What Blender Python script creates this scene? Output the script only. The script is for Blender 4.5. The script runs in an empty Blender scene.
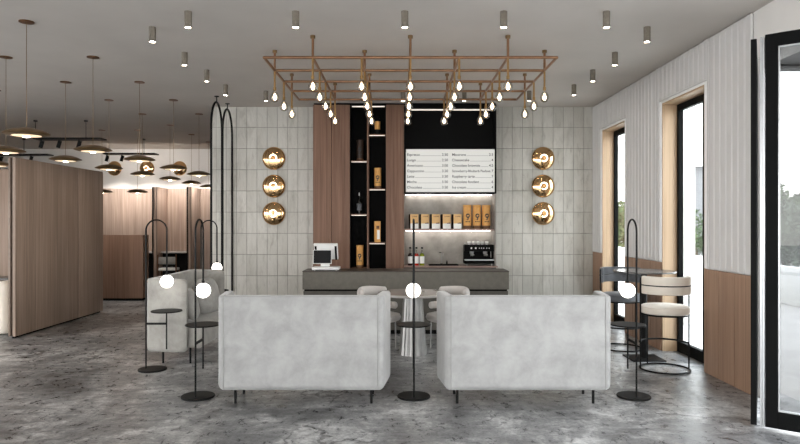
import bpy, bmesh, math, random
from mathutils import Vector, Matrix
random.seed(7)
C = bpy.context.scene.collection
H = 1.6; F = 640.0; PI = math.pi
ZC = 3.537
def PX(x, d): return (x-400)/F*d
def PZ(y, d): return H-(y-222)/F*d
def lin(c):
    return tuple(((v/255)/12.92 if v/255 <= .04045 else ((v/255+.055)/1.055)**2.4) for v in c)

# ------------------------------------------------------------------ materials
class NT:
    def __init__(s, name):
        s.m = bpy.data.materials.new(name); s.m.use_nodes = True
        s.t = s.m.node_tree; s.b = s.t.nodes['Principled BSDF']; s.out = s.t.nodes['Material Output']
    def n(s, typ, **kw):
        nd = s.t.nodes.new(typ)
        for k, v in kw.items():
            if k.startswith('_'): setattr(nd, k[1:], v)
            else: nd.inputs[k.replace('__', ' ')].default_value = v
        return nd
    def l(s, a, b): s.t.links.new(a, b)
    def math(s, op, a, b=None, c=None):
        nd = s.t.nodes.new('ShaderNodeMath'); nd.operation = op
        for i, v in enumerate((a, b, c)):
            if v is None: continue
            if isinstance(v, (int, float)): nd.inputs[i].default_value = v
            else: s.l(v, nd.inputs[i])
        return nd.outputs[0]
    def ramp(s, fac, stops):
        r = s.t.nodes.new('ShaderNodeValToRGB'); e = r.color_ramp.elements
        while len(e) < len(stops): e.new(.5)
        for i, (p, c) in enumerate(stops):
            e[i].position = p; e[i].color = tuple(c)+(1,)
        s.l(fac, r.inputs[0]); return r.outputs[0]
    def mix(s, fac, a, b, mode='MIX'):
        nd = s.t.nodes.new('ShaderNodeMix'); nd.data_type = 'RGBA'; nd.blend_type = mode
        for i, v in ((0, fac), (6, a), (7, b)):
            if isinstance(v, (int, float)): nd.inputs[i].default_value = v
            elif isinstance(v, tuple): nd.inputs[i].default_value = v+(1,)
            else: s.l(v, nd.inputs[i])
        return nd.outputs[2]
    def coord(s, scale=(1, 1, 1), kind='Object'):
        tc = s.t.nodes.new('ShaderNodeTexCoord'); mp = s.t.nodes.new('ShaderNodeMapping')
        mp.inputs['Scale'].default_value = scale
        s.l(tc.outputs[kind], mp.inputs[0]); return mp.outputs[0]
    def noise(s, vec, scale, detail=4, rough=.55, dist=0):
        nd = s.t.nodes.new('ShaderNodeTexNoise')
        nd.inputs['Scale'].default_value = scale; nd.inputs['Detail'].default_value = detail
        nd.inputs['Roughness'].default_value = rough; nd.inputs['Distortion'].default_value = dist
        s.l(vec, nd.inputs['Vector']); return nd.outputs['Fac']
    def bump(s, h, strength=.3, dist=.01):
        nd = s.t.nodes.new('ShaderNodeBump'); nd.inputs['Strength'].default_value = strength
        nd.inputs['Distance'].default_value = dist
        s.l(h, nd.inputs['Height']); s.l(nd.outputs[0], s.b.inputs['Normal'])

def plain(name, col, rough=.5, metal=0, var=.12, nscale=20, bump=0, sheen=0, coat=0):
    t = NT(name); c = lin(col); v = t.coord()
    f = t.noise(v, nscale, 3)
    t.l(t.ramp(f, [(.3, tuple(x*(1-var) for x in c)), (.7, tuple(min(1, x*(1+var)) for x in c))]), t.b.inputs['Base Color'])
    t.b.inputs['Roughness'].default_value = rough; t.b.inputs['Metallic'].default_value = metal
    if sheen: t.b.inputs['Sheen Weight'].default_value = sheen
    if coat: t.b.inputs['Coat Weight'].default_value = coat
    if bump: t.bump(t.noise(v, nscale*4, 4), bump, .004)
    return t.m
def emit(name, col, strength):
    t = NT(name); c = lin(col)
    t.b.inputs['Base Color'].default_value = c+(1,)
    t.b.inputs['Emission Color'].default_value = c+(1,); t.b.inputs['Emission Strength'].default_value = strength
    t.b.inputs['Roughness'].default_value = .4
    return t.m
def wood(name, c1, c2, plank=.2, rough=.45, groove=.012):
    t = NT(name); tc = t.t.nodes.new('ShaderNodeTexCoord'); sp = t.t.nodes.new('ShaderNodeSeparateXYZ')
    t.l(tc.outputs['Object'], sp.inputs[0])
    u = t.math('ADD', sp.outputs[0], sp.outputs[1])
    pl = t.math('FLOOR', t.math('DIVIDE', u, plank))
    wn = t.t.nodes.new('ShaderNodeTexWhiteNoise'); wn.noise_dimensions = '1D'; t.l(pl, wn.inputs['W'])
    cb = t.t.nodes.new('ShaderNodeCombineXYZ')
    t.l(t.math('MULTIPLY', u, 26), cb.inputs[0]); t.l(t.math('MULTIPLY', sp.outputs[2], .7), cb.inputs[1])
    t.l(t.math('MULTIPLY', wn.outputs['Value'], 9), cb.inputs[2])
    f = t.noise(cb.outputs[0], 1.0, 5, .6, .4)
    a, b = lin(c1), lin(c2)
    col = t.ramp(f, [(.28, a), (.72, b)])
    tone = t.ramp(wn.outputs['Value'], [(0, (.84, .84, .84)), (1, (1.0, 1.0, 1.0))])
    col = t.mix(1.0, col, tone, 'MULTIPLY')
    fr = t.math('FRACT', t.math('DIVIDE', u, plank))
    g = t.math('LESS_THAN', fr, groove)
    col = t.mix(t.math('MULTIPLY', g, .55), col, tuple(x*.3 for x in a))
    t.l(col, t.b.inputs['Base Color']); t.b.inputs['Roughness'].default_value = rough
    t.bump(f, .12, .003)
    return t.m
def tiles():
    t = NT('handmade_tile'); tc = t.t.nodes.new('ShaderNodeTexCoord'); sp = t.t.nodes.new('ShaderNodeSeparateXYZ')
    t.l(tc.outputs['Object'], sp.inputs[0])
    cb = t.t.nodes.new('ShaderNodeCombineXYZ'); t.l(sp.outputs[0], cb.inputs[0]); t.l(t.math('ADD', sp.outputs[2], .018), cb.inputs[1])
    br = t.t.nodes.new('ShaderNodeTexBrick'); br.offset = 0; br.squash = 1
    br.inputs['Scale'].default_value = 1; br.inputs['Brick Width'].default_value = .172; br.inputs['Row Height'].default_value = .357
    br.inputs['Mortar Size'].default_value = .0035; br.inputs['Mortar Smooth'].default_value = .6; br.inputs['Bias'].default_value = .1
    br.inputs['Color1'].default_value = lin((206, 203, 196))+(1,); br.inputs['Color2'].default_value = lin((190, 187, 179))+(1,)
    br.inputs['Mortar'].default_value = lin((128, 125, 118))+(1,)
    t.l(cb.outputs[0], br.inputs['Vector'])
    v = t.coord((3.2, 1, .9)); f = t.noise(v, 2.3, 6, .65, .6)
    col = t.mix(1.0, br.outputs['Color'], t.ramp(f, [(.3, (.76, .75, .73)), (.5, (.96, .96, .95)), (.7, (1, 1, 1))]), 'MULTIPLY')
    # hairline cracks and brown stains running down the tiles
    v2 = t.coord((14, 1, 2.2)); f2 = t.noise(v2, 1.1, 6, .7, 1.2)
    col = t.mix(t.ramp(f2, [(.58, (0, 0, 0)), (.70, (.42, .42, .42))]), col, lin((128, 120, 108)))
    t.l(col, t.b.inputs['Base Color']); t.b.inputs['Roughness'].default_value = .38
    h = t.math('ADD', t.math('MULTIPLY', br.outputs['Fac'], -1.6), t.math('MULTIPLY', t.noise(t.coord((5, 1, 1.6)), 2.2, 5, .6, .5), 1.1))
    t.bump(h, .7, .018)
    return t.m
def floor_mat():
    t = NT('polished_concrete')
    v = t.coord((1, 1, 1)); vs = t.coord((1.25, .95, 1))
    f1 = t.noise(vs, .9, 8, .68, .5); f2 = t.noise(vs, 9, 10, .78, .5); f3 = t.noise(v, 42, 6, .7); f5 = t.noise(t.coord((.9, 2.2, 1)), 2.7, 8, .7, 1.2)
    s = t.math('ADD', t.math('ADD', t.math('MULTIPLY', f1, .42), t.math('MULTIPLY', f2, .25)), t.math('ADD', t.math('MULTIPLY', f3, .13), t.math('MULTIPLY', f5, .22)))
    col = t.ramp(s, [(.40, lin((46, 46, 47))), (.455, lin((92, 92, 93))), (.52, lin((140, 140, 140))), (.585, lin((206, 206, 205)))])
    wv = t.t.nodes.new('ShaderNodeTexVoronoi'); wv.feature = 'DISTANCE_TO_EDGE'; wv.inputs['Scale'].default_value = .75
    nz = t.t.nodes.new('ShaderNodeTexNoise'); nz.inputs['Scale'].default_value = 2.6; nz.inputs['Detail'].default_value = 7
    t.l(v, nz.inputs['Vector'])
    va = t.t.nodes.new('ShaderNodeVectorMath'); va.operation = 'MULTIPLY_ADD'
    t.l(nz.outputs['Color'], va.inputs[0]); va.inputs[1].default_value = (.9, .9, 0); t.l(v, va.inputs[2])
    t.l(va.outputs[0], wv.inputs['Vector'])
    crack = t.math('MULTIPLY', t.math('LESS_THAN', wv.outputs['Distance'], .008), t.math('GREATER_THAN', f1, .52))
    col = t.mix(t.math('MULTIPLY', crack, .65), col, lin((36, 33, 31)))
    f4 = t.noise(t.coord((1, 1, 1)), 120, 2)
    col = t.mix(t.ramp(f4, [(.66, (0, 0, 0)), (.72, (.45, .45, .45))]), col, lin((205, 202, 196)))
    t.l(col, t.b.inputs['Base Color'])
    r = t.ramp(f2, [(.3, (.2, .2, .2)), (.7, (.46, .46, .46))]); t.l(r, t.b.inputs['Roughness'])
    t.b.inputs['Specular IOR Level'].default_value = .5
    t.bump(s, .22, .012)
    return t.m
def velvet(name, ca, cb_, seed=0):
    t = NT(name); v = t.coord()
    f = t.noise(v, 4.2+seed, 7, .66, .25); f2 = t.noise(v, 300, 2)
    col = t.ramp(f, [(.3, lin(ca)), (.62, lin(cb_))])
    t.l(col, t.b.inputs['Base Color']); t.b.inputs['Roughness'].default_value = .85
    t.b.inputs['Sheen Weight'].default_value = .35; t.b.inputs['Sheen Roughness'].default_value = .4
    t.bump(f2, .15, .002)
    return t.m
def glass(name, tint=(.96, .98, .98), gloss=.06, rough=0.0, fres=1.5):
    t = NT(name); tr = t.n('ShaderNodeBsdfTransparent'); tr.inputs[0].default_value = tint+(1,)
    g = t.n('ShaderNodeBsdfGlossy'); g.inputs['Roughness'].default_value = rough
    lw = t.n('ShaderNodeLayerWeight'); lw.inputs['Blend'].default_value = .5
    k0 = ((fres-1)/(fres+1))**2
    fr = t.math('MULTIPLY_ADD', t.math('POWER', lw.outputs['Facing'], 4.0), .8, k0)
    ms = t.n('ShaderNodeMixShader'); t.l(fr, ms.inputs[0]); t.l(tr.outputs[0], ms.inputs[1]); t.l(g.outputs[0], ms.inputs[2])
    t.l(ms.outputs[0], t.out.inputs['Surface'])
    return t.m

M = {}
M['floor'] = floor_mat(); M['tile'] = tiles()
M['ceiling'] = plain('ceiling_plaster', (202, 196, 189), .9, var=.04, nscale=1.5)
M['plaster'] = plain('wall_plaster', (224, 221, 217), .9, var=.03, nscale=2)
M['rib'] = plain('ribbed_white_panel', (210, 208, 206), .55, var=.03, nscale=3)
M['trim'] = plain('highlight_white_trim', (246, 246, 245), .35, var=.02)  # near-white puts the highlight along the window edges into the colour
M['walnut'] = wood('walnut_panel', (104, 77, 62), (147, 113, 94), .3)
M['oak'] = wood('partition_wood', (138, 117, 102), (176, 154, 138), .24)
M['farwood'] = wood('far_wood', (156, 132, 118), (202, 180, 164), .3)
M['reveal'] = wood('reveal_oak', (174, 144, 112), (200, 172, 140), .4)
M['wains'] = wood('wainscot_oak', (150, 118, 98), (180, 148, 124), .42, groove=.02)
M['block'] = wood('low_screen_wood', (120, 92, 76), (150, 120, 102), .3)
M['black'] = plain('black_metal', (7, 7, 7), .5, 0, var=.15)
M['black'].node_tree.nodes['Principled BSDF'].inputs['Specular IOR Level'].default_value = .25
M['taupe'] = plain('taupe_profile', (128, 112, 100), .45, .2)
M['blackm'] = plain('matt_black', (7, 7, 7), .7, var=.2)
M['frame'] = plain('black_frame', (8, 9, 9), .65, var=.1)
M['alu'] = plain('aluminium', (205, 207, 208), .3, .7, var=.05)
M['bronze'] = plain('bronze_pipe', (148, 112, 84), .33, .85, var=.2, nscale=8)
M['brass'] = plain('brushed_brass', (172, 138, 92), .28, .95, var=.1, nscale=10)
M['brassdk'] = plain('aged_brass', (128, 104, 72), .4, .8, var=.1, nscale=10)
M['gold'] = plain('polished_gold', (218, 180, 132), .04, 1, var=.04, nscale=5)
M['copper'] = plain('copper', (116, 84, 58), .4, .85, var=.1)
M['velvet'] = velvet('grey_velvet', (140, 140, 139), (164, 164, 163))
M['velvet2'] = velvet('warm_grey_velvet', (142, 139, 133), (170, 167, 161), 1)
M['cushion'] = velvet('cushion_velvet', (140, 138, 134), (168, 166, 161), 2)
M['piping'] = plain('piping', (150, 150, 148), .7, var=.03)
M['cream'] = plain('cream_upholstery', (228, 219, 206), .8, var=.04, nscale=8, bump=.15, sheen=.2)
M['pale'] = plain('pale_upholstery', (206, 200, 195), .75, var=.05, nscale=8, sheen=.2)
M['slate'] = plain('slate_upholstery', (84, 86, 90), .6, var=.08, sheen=.2)
M['counter'] = plain('counter_stone', (104, 100, 92), .55, var=.1, nscale=14, bump=.05)
M['counterdk'] = plain('counter_recess', (92, 89, 83), .6, var=.1, nscale=14)
M['countertop'] = plain('counter_top', (70, 62, 57), .4, var=.08)
M['concrete'] = plain('niche_concrete', (150, 145, 138), .7, var=.22, nscale=5, bump=.2)
M['pinkwood'] = plain('thin_worktop_edge', (150, 126, 116), .45, var=.06)
M['tabletop'] = plain('grey_tabletop', (170, 165, 160), .22, var=.06, nscale=6, coat=.3)
M['darktop'] = plain('dark_tabletop', (88, 86, 84), .22, var=.06)
M['steel'] = plain('brushed_steel', (160, 159, 157), .42, .85, var=.12, nscale=6)
M['kraft'] = plain('kraft', (214, 160, 92), .6, var=.08, nscale=30)
M['kraft2'] = plain('kraft_box', (222, 180, 122), .6, var=.06, nscale=30)
M['kraftdk'] = plain('kraft_dark', (96, 62, 36), .6, var=.08)
M['umber'] = plain('umber_tin', (52, 36, 26), .6)
M['white'] = plain('white_plastic', (232, 232, 230), .35, var=.02)
M['porcelain'] = plain('porcelain', (235, 233, 228), .2, var=.02)
M['screen'] = plain('dark_screen', (4, 4, 5), .35, var=.1)
M['menu'] = emit('menu_white_glow', (222, 222, 218), .15)  # board white with a faint glow of its own added to brighten it
M['ink'] = plain('ink', (52, 52, 52), .7, var=.05)
M['inkline'] = plain('ink_line', (140, 140, 138), .7, var=.05)
M['concyl'] = plain('downlight_concrete', (118, 110, 98), .7, var=.15, nscale=40, bump=.2)
M['lit'] = emit('downlight_lens', (255, 240, 222), 80)
M['globe'] = emit('opal_globe', (255, 250, 243), 3.2)
M['fil'] = emit('filament', (255, 228, 194), 10)
M['penlit'] = emit('pendant_diffuser', (255, 226, 188), .8)
M['pencore'] = emit('pendant_core', (255, 230, 204), 60)
M['led'] = emit('led_strip', (255, 243, 230), .5)
M['led2'] = emit('niche_led_strip', (255, 248, 240), 10)
M['ring'] = emit('sconce_ring', (255, 236, 208), 3.0)
M['bulbglass'] = glass('bulb_glass', (.86, .84, .80), rough=.02, fres=2.0)
M['winglass'] = glass('window_glass'); M['doorglass'] = glass('tinted_door_glass', (.46, .465, .465))
M['redliq'] = plain('red_syrup', (176, 44, 30), .2); M['grnliq'] = plain('green_syrup', (132, 140, 40), .2); M['drkliq'] = plain('dark_syrup', (40, 12, 14), .2)
M['clear'] = glass('bottle_glass', (.85, .88, .86), fres=1.5)
M['leaf'] = plain('leaves', (62, 80, 46), .6, var=.5, nscale=6)
M['leaf2'] = plain('leaves_pale', (86, 98, 82), .6, var=.4, nscale=6)
M['bark'] = plain('bark', (80, 64, 50), .9)
M['terrace'] = plain('terrace_paving', (204, 200, 196), .8, var=.08, nscale=3)
M['extwhite'] = plain('render_white', (232, 232, 230), .8, var=.02)
M['extgrey'] = plain('render_grey', (104, 104, 106), .8, var=.03)
M['soffit'] = plain('soffit_metal', (92, 92, 92), .5, .3, var=.2, nscale=4)
M['terra'] = plain('terracotta', (170, 110, 84), .8)

for k_, v_ in (('blackm', .12), ('frame', .1), ('screen', .15), ('black', .2), ('walnut', .2), ('oak', .3), ('wains', .2), ('block', .2), ('counter', .3), ('counterdk', .25), ('countertop', .2), ('kraft', .3), ('leaf', .2), ('leaf2', .2)):
    M[k_].node_tree.nodes['Principled BSDF'].inputs['Specular IOR Level'].default_value = v_

# ------------------------------------------------------------------ mesh helpers
def new(): return bmesh.new()
def merge(bm, tmp, mat=None):
    if mat is not None: bmesh.ops.transform(tmp, matrix=mat, verts=tmp.verts)
    me = bpy.data.meshes.new('t'); tmp.to_mesh(me); tmp.free(); bm.from_mesh(me); bpy.data.meshes.remove(me)
def box(bm, x0, x1, y0, y1, z0, z1, bev=0, seg=2, mat=None):
    t = bmesh.new(); bmesh.ops.create_cube(t, size=1)
    bmesh.ops.scale(t, vec=(abs(x1-x0), abs(y1-y0), abs(z1-z0)), verts=t.verts)
    bmesh.ops.translate(t, vec=((x0+x1)/2, (y0+y1)/2, (z0+z1)/2), verts=t.verts)
    if bev: bmesh.ops.bevel(t, geom=t.edges[:], offset=bev, segments=seg, profile=.5, affect='EDGES')
    merge(bm, t, mat); return bm
def lathe(bm, prof, c=(0, 0, 0), seg=32, mat=None, fl=None):
    t = bmesh.new(); rings = []
    for r, z in prof:
        if r < 1e-5: rings.append([t.verts.new((0, 0, z))])
        else:
            rings.append([t.verts.new(((r*(1+(fl[1]*(abs(math.cos(fl[0]*a/2))-.5) if fl else 0)))*math.cos(a),
                                       (r*(1+(fl[1]*(abs(math.cos(fl[0]*a/2))-.5) if fl else 0)))*math.sin(a), z)) for a in [2*PI*i/seg for i in range(seg)]])
    for A, B in zip(rings, rings[1:]):
        if len(A) == 1 and len(B) == 1: continue
        for i in range(seg):
            j = (i+1) % seg
            if len(A) == 1: t.faces.new((A[0], B[j], B[i]))
            elif len(B) == 1: t.faces.new((A[i], A[j], B[0]))
            else: t.faces.new((A[i], A[j], B[j], B[i]))
    bmesh.ops.recalc_face_normals(t, faces=t.faces[:])
    bmesh.ops.translate(t, vec=c, verts=t.verts)
    merge(bm, t, mat); return bm
def disc(bm, r, z0, z1, c=(0, 0, 0), seg=40, bev=.0, mat=None):
    b = bev
    pr = [(0, z0), (r-b, z0), (r, z0+b), (r, z1-b), (r-b, z1), (0, z1)] if b else [(0, z0), (r, z0), (r, z1), (0, z1)]
    return lathe(bm, pr, c, seg, mat)
def ball(bm, r, c, u=24, v=14, sc=(1, 1, 1)):
    t = bmesh.new(); bmesh.ops.create_uvsphere(t, u_segments=u, v_segments=v, radius=r)
    bmesh.ops.scale(t, vec=sc, verts=t.verts); bmesh.ops.translate(t, vec=c, verts=t.verts); merge(bm, t); return bm
def tube(bm, pts, r, seg=10, closed=False, flat=None):
    pts = [Vector(p) for p in pts]; n = len(pts); t = bmesh.new(); rings = []
    up = None
    for i, p in enumerate(pts):
        a = pts[(i-1) % n] if (closed or i > 0) else p
        b = pts[(i+1) % n] if (closed or i < n-1) else p
        d = (b-a).normalized()
        if up is None:
            up = Vector((0, 0, 1)) if abs(d.z) < .9 else Vector((1, 0, 0))
        s = d.cross(up).normalized(); up = s.cross(d).normalized()
        ra, rb = (r, r) if flat is None else flat
        rings.append([t.verts.new(p+s*math.cos(2*PI*k/seg)*ra+up*math.sin(2*PI*k/seg)*rb) for k in range(seg)])
    m = n if closed else n-1
    for i in range(m):
        A, B = rings[i], rings[(i+1) % n]
        for k in range(seg):
            t.faces.new((A[k], A[(k+1) % seg], B[(k+1) % seg], B[k]))
    if not closed:
        t.faces.new(rings[0][::-1]); t.faces.new(rings[-1])
    bmesh.ops.recalc_face_normals(t, faces=t.faces[:]); merge(bm, t); return bm
def arc(r, a0, a1, z, n=24, c=(0, 0)):
    return [(c[0]+r*math.cos(a0+(a1-a0)*i/n), c[1]+r*math.sin(a0+(a1-a0)*i/n), z) for i in range(n+1)]
def obj(name, bm, mat, parent=None, smooth=True, loc=None, rotz=None):
    me = bpy.data.meshes.new(name); bm.to_mesh(me); bm.free()
    if smooth:
        for p in me.polygons: p.use_smooth = True
        me.set_sharp_from_angle(angle=math.radians(38))
    me.materials.append(M[mat] if isinstance(mat, str) else mat)
    o = bpy.data.objects.new(name, me); C.objects.link(o)
    if parent: o.parent = parent
    if loc: o.location = loc
    if rotz is not None: o.rotation_euler = (0, 0, rotz)
    return o
def tag(o, label, cat, group=None):
    o['label'] = label; o['category'] = cat
    if group: o['group'] = group
    return o
def thing(name, label, cat, loc=(0, 0, 0), rotz=0, group=None):
    o = bpy.data.objects.new(name, None); C.objects.link(o); o.empty_display_size = .1
    o.location = loc; o.rotation_euler = (0, 0, rotz)
    return tag(o, label, cat, group)
def struct(name, bm, mat, parent=None, smooth=False):
    o = obj(name, bm, mat, parent, smooth)
    if parent is None: o['kind'] = 'structure'
    return o
def copy_tree(o, parent=None):
    c = o.copy(); C.objects.link(c)
    if parent: c.parent = parent
    for ch in o.children: copy_tree(ch, c)
    return c
def dup(root, loc, rotz, label, group=None):
    r = copy_tree(root); r.location = loc; r.rotation_euler = (0, 0, rotz); r['label'] = label
    if group: r['group'] = group
    return r

# ------------------------------------------------------------------ setting
XR = 3.267; YB = 10.78; YF = 17.0; XL = -10.0; YN = -7.0
struct('floor', box(new(), XL, XR+.3, YN, YF+.2, -.15, 0), 'floor')
struct('ceiling', box(new(), XL, XR+.3, YN, YF+.2, ZC, ZC+.15), 'ceiling')
struct('wall_back', box(new(), PX(211.5, YB), XR, YB, YB+.3, 0, ZC), 'tile')
struct('wall_far', box(new(), XL, XR+.3, YF, YF+.2, 0, ZC), 'plaster')
bm = new(); box(bm, XL-.2, XL, 8.0, YF+.2, 0, ZC); box(bm, XL-.2, XL, YN, 8.0, 3.1, ZC)
struct('wall_left', bm, 'plaster')
bm = new()
for k in range(8): box(bm, XL-.14, XL-.04, YN+.05+k*2.12, YN+.15+k*2.12, 0, 3.1)
box(bm, XL-.14, XL-.04, YN, 8, 3.0, 3.1); box(bm, XL-.14, XL-.04, YN, 8, 0, .08)
struct('window_4', bm, 'frame')
# right wall with two tall recessed windows
W1 = (9.25, 10.30); W2 = (6.83, 7.95); ZT = 3.07; YE = 5.88
bm = new()
for a, b in ((YE, W2[0]), (W2[1], W1[0]), (W1[1], YF+.2)): box(bm, XR, XR+.225, a, b, 0, ZC)
for a, b in (W1, W2): box(bm, XR, XR+.225, a, b, ZT, ZC)
box(bm, XR, XR+.225, YN, YE, ZT+.02, ZC); box(bm, XR, XR+.225, YN, .8, 0, ZT+.02)
wr = struct('wall_right', bm, 'plaster')
bm = new(); y = YE+.02; pitch = .1165
ZW = 1.10
while y < YB-.02:
    y1 = min(y+pitch-.008, YB-.004)
    z0 = ZW+.004
    for a, b in (W1, W2):
        if y1 > a-.075 and y < b+.075: z0 = ZT+.035
    if not any((y < e+.075 < y1) or (y < s-.075 < y1) for s, e in (W1, W2)) :
        box(bm, XR-.03, XR, y, y1, z0, ZC-.005, .012, 1)
    else:
        for s, e in (W1, W2):
            for yy0, yy1 in ((y, min(y1, s-.075)), (max(y, e+.075), y1)):
                if s-.2 < (y+y1)/2 < s+.2 and yy0 == y and yy1-yy0 > .01 and yy1 <= s: box(bm, XR-.03, XR, yy0, yy1, ZW+.004, ZC-.005, .004, 1)
                if e-.2 < (y+y1)/2 < e+.2 and yy1 == y1 and yy1-yy0 > .01 and yy0 >= e: box(bm, XR-.03, XR, yy0, yy1, ZW+.004, ZC-.005, .004, 1)
            if y < s-.075 < y1: box(bm, XR-.03, XR, s-.073, y1, ZT+.035, ZC-.005, .004, 1)
            if y < e+.075 < y1: box(bm, XR-.03, XR, y, e+.073, ZT+.035, ZC-.005, .004, 1)
    y += pitch
obj('ribbed_panelling', bm, 'rib', wr, False)
bm = new()
for a, b in ((YE+.01, W2[0]-.01), (W2[1]+.01, W1[0]-.01), (W1[1]+.01, YB-.01)):
    n = max(1, round((b-a)/.36))
    for i in range(n):
        box(bm, XR-.026, XR, a+(b-a)*i/n+.004, a+(b-a)*(i+1)/n-.004, 0.0, ZW, .003, 1)
wn_ = obj('wainscot', bm, 'wains', wr, False)
for i, (a, b) in enumerate((W1, W2)):
    bm = new()      # oak lining of the recess
    for yy0, yy1 in ((a, a+.02), (b-.02, b)): box(bm, XR-.012, XR+.22, yy0, yy1, 0, ZT)
    box(bm, XR-.012, XR+.22, a+.02, b-.02, ZT-.02, ZT)
    w = struct('window_%d' % (i+1), bm, 'reveal')
    bm = new()      # bullnose edge round the opening, widened to stand in for its highlight
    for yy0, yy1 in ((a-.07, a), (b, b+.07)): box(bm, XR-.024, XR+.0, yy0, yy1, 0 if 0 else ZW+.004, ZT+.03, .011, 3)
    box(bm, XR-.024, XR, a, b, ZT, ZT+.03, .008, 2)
    obj('highlight_edge_trim', bm, 'trim', w)
    bm = new(); X0, X1 = XR+.165, XR+.22
    box(bm, X0, X1, a+.02, a+.075, 0, ZT-.02); box(bm, X0, X1, b-.075, b-.02, 0, ZT-.02)
    box(bm, X0, X1, a+.075, b-.075, ZT-.1, ZT-.02); box(bm, X0, X1, a+.075, b-.075, 0, .13)
    box(bm, X0, X1, a+.36, a+.43, .13, ZT-.1)
    obj('window_frame', bm, 'frame', w, False)
    obj('pane', box(new(), X0+.025, X0+.033, a+.43, b-.075, .13, ZT-.1), 'winglass', w, False)
    obj('pane', box(new(), X0+.025, X0+.033, a+.075, a+.36, .13, ZT-.1), 'winglass', w, False)
# rear wall, behind the viewpoint: glazed front
bm = new(); box(bm, XL-.2, XR+.3, YN-.2, YN, 3.1, ZC)
struct('wall_rear', bm, 'plaster')
bm = new()
for x in (-9.95, -7.35, -5.15, -3.05, -.95, 1.15, 3.22): box(bm, x-.05, x+.05, YN-.14, YN-.04, 0, 3.1)
box(bm, XL, 3.27, YN-.14, YN-.04, 3.0, 3.1); box(bm, XL, 3.27, YN-.14, YN-.04, 0, .08)
w = struct('window_3', bm, 'frame')
# far wood cladding and booth screens
bm = new(); box(bm, XL, -3.4, YF-.04, YF, 0, 2.486)
struct('trim_1', bm, 'farwood')
# folding glazed door, half open
hA = Vector((3.235, 5.83)); hB = Vector((2.755, 4.985)); hC = Vector((2.83, 4.955)); dB = Vector((.785, -.62)).normalized()
def leaf(p0, p1, th, zt, st, botr, topr, z0=.02):
    d = (p1-p0); L = d.length; ang = math.atan2(d.y, d.x)
    m = Matrix.Translation((p0.x, p0.y, 0)) @ Matrix.Rotation(ang, 4, 'Z')
    f = new()
    box(f, 0, st, -th/2, th/2, z0, zt, .003, 1, m); box(f, L-st, L, -th/2, th/2, z0, zt, .003, 1, m)
    box(f, st, L-st, -th/2, th/2, z0, z0+botr, mat=m); box(f, st, L-st, -th/2, th/2, zt-topr, zt, mat=m)
    g = new(); box(g, st, L-st, -.006, .006, z0+botr, zt-topr, mat=m)
    e = new(); box(e, st, st+.008, -th/2+.01, th/2+.004, z0+botr, zt-topr, mat=m); box(e, st, L-st, -th/2+.01, th/2+.004, z0+botr, z0+botr+.008, mat=m)
    box(e, st, L-st, -th/2+.01, th/2+.004, zt-topr-.008, zt-topr, mat=m)
    return f, g, e, m
f, g, e, m = leaf(hA, hB, .042, 3.025, .07, .1, .1)
d1 = struct('door_1', f, 'blackm')
obj('pane', g, 'doorglass', d1, False); e.free()
f, g, e, m = leaf(hC, hC+dB*.78, .05, 3.045, .088, .13, .10)
lf = obj('leaf', f, 'frame', d1, False); obj('pane', g, 'doorglass', d1, False)
obj('glazing_bead', e, 'alu', d1, False)
bm = new()
for k, (a, b) in enumerate(((-.034, -.02), (-.018, -.004))): box(bm, a, b, -.03, .012, .02, 3.03, .003, 1, m)
obj('hinge_profile', bm, 'alu', d1)
bm = new(); box(bm, XR+.03, XR+.16, YE-.08, YE, 0, ZT+.02, mat=None)
struct('trim_2', bm, 'extwhite')

# ------------------------------------------------------------------ outside
struct('floor_terrace', box(new(), XR+.3, 30, -14, 40, -.2, -.03), 'terrace')
struct('floor_forecourt', box(new(), -30, XR+.3, -30, YN-.2, -.2, -.03), 'terrace')
struct('floor_sidewalk', box(new(), -30, XL, YN-.2, 30, -.2, -.03), 'terrace')
tag(obj('garden_wall', box(new(), 7.6, 7.8, -2, 30, -.03, .72, .02), 'extwhite'), 'low white wall across the terrace outside the glass door', 'wall')
tag(obj('terrace_column', box(new(), 4.50, 4.66, 10.1, 10.3, -.03, 3.6, .01), 'extwhite'), 'square white column standing outside the right-hand window', 'column')
t = thing('terrace_canopy', 'grey metal canopy above the glass door outside', 'canopy', (3.6, 4, 3.15))
obj('slab', box(new(), 0, .55, -2, 2.6, 0, .16, .01), 'soffit', t)
for k in range(7): obj('joist', tube(new(), [(.02, -1.9+k*.7, -.02), (.5, -1.9+k*.7, -.02)], .02, 6), 'soffit', t)
t = thing('pale_building', 'pale grey building in the distance outside the windows', 'building', (15.3, 32, -.03))
obj('facade', box(new(), -2.0, 1.9, 0, 5, 0, 4.4, .02), 'extgrey', t); obj('roof', box(new(), -2.2, 2.1, -.3, 5.3, 4.4, 4.6), 'extwhite', t)
def foliage(n, R, c, s=.09, seed=1, sq=(1, 1, 1)):
    rnd = random.Random(seed); b = new()
    blobs = [(Vector((rnd.uniform(-1, 1)*R*.6*sq[0], rnd.uniform(-1, 1)*R*.6*sq[1], rnd.uniform(-.7, .8)*R*.8*sq[2])), R*rnd.uniform(.3, .55)) for _ in range(14)]
    for _ in range(n):
        bc, br = rnd.choice(blobs)
        v = Vector((rnd.gauss(0, 1), rnd.gauss(0, 1), rnd.gauss(0, 1))).normalized()
        p = Vector(c)+bc+v*br*rnd.uniform(.75, 1.05)
        a = Vector((rnd.gauss(0, 1), rnd.gauss(0, 1), rnd.gauss(0, 1))).normalized(); q = a.cross(v).normalized()
        L = s*rnd.uniform(.6, 1.3)
        vs = [b.verts.new(p+a*L), b.verts.new(p+q*L*.4), b.verts.new(p-a*L), b.verts.new(p-q*L*.4)]
        b.faces.new(vs)
    return b
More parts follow.
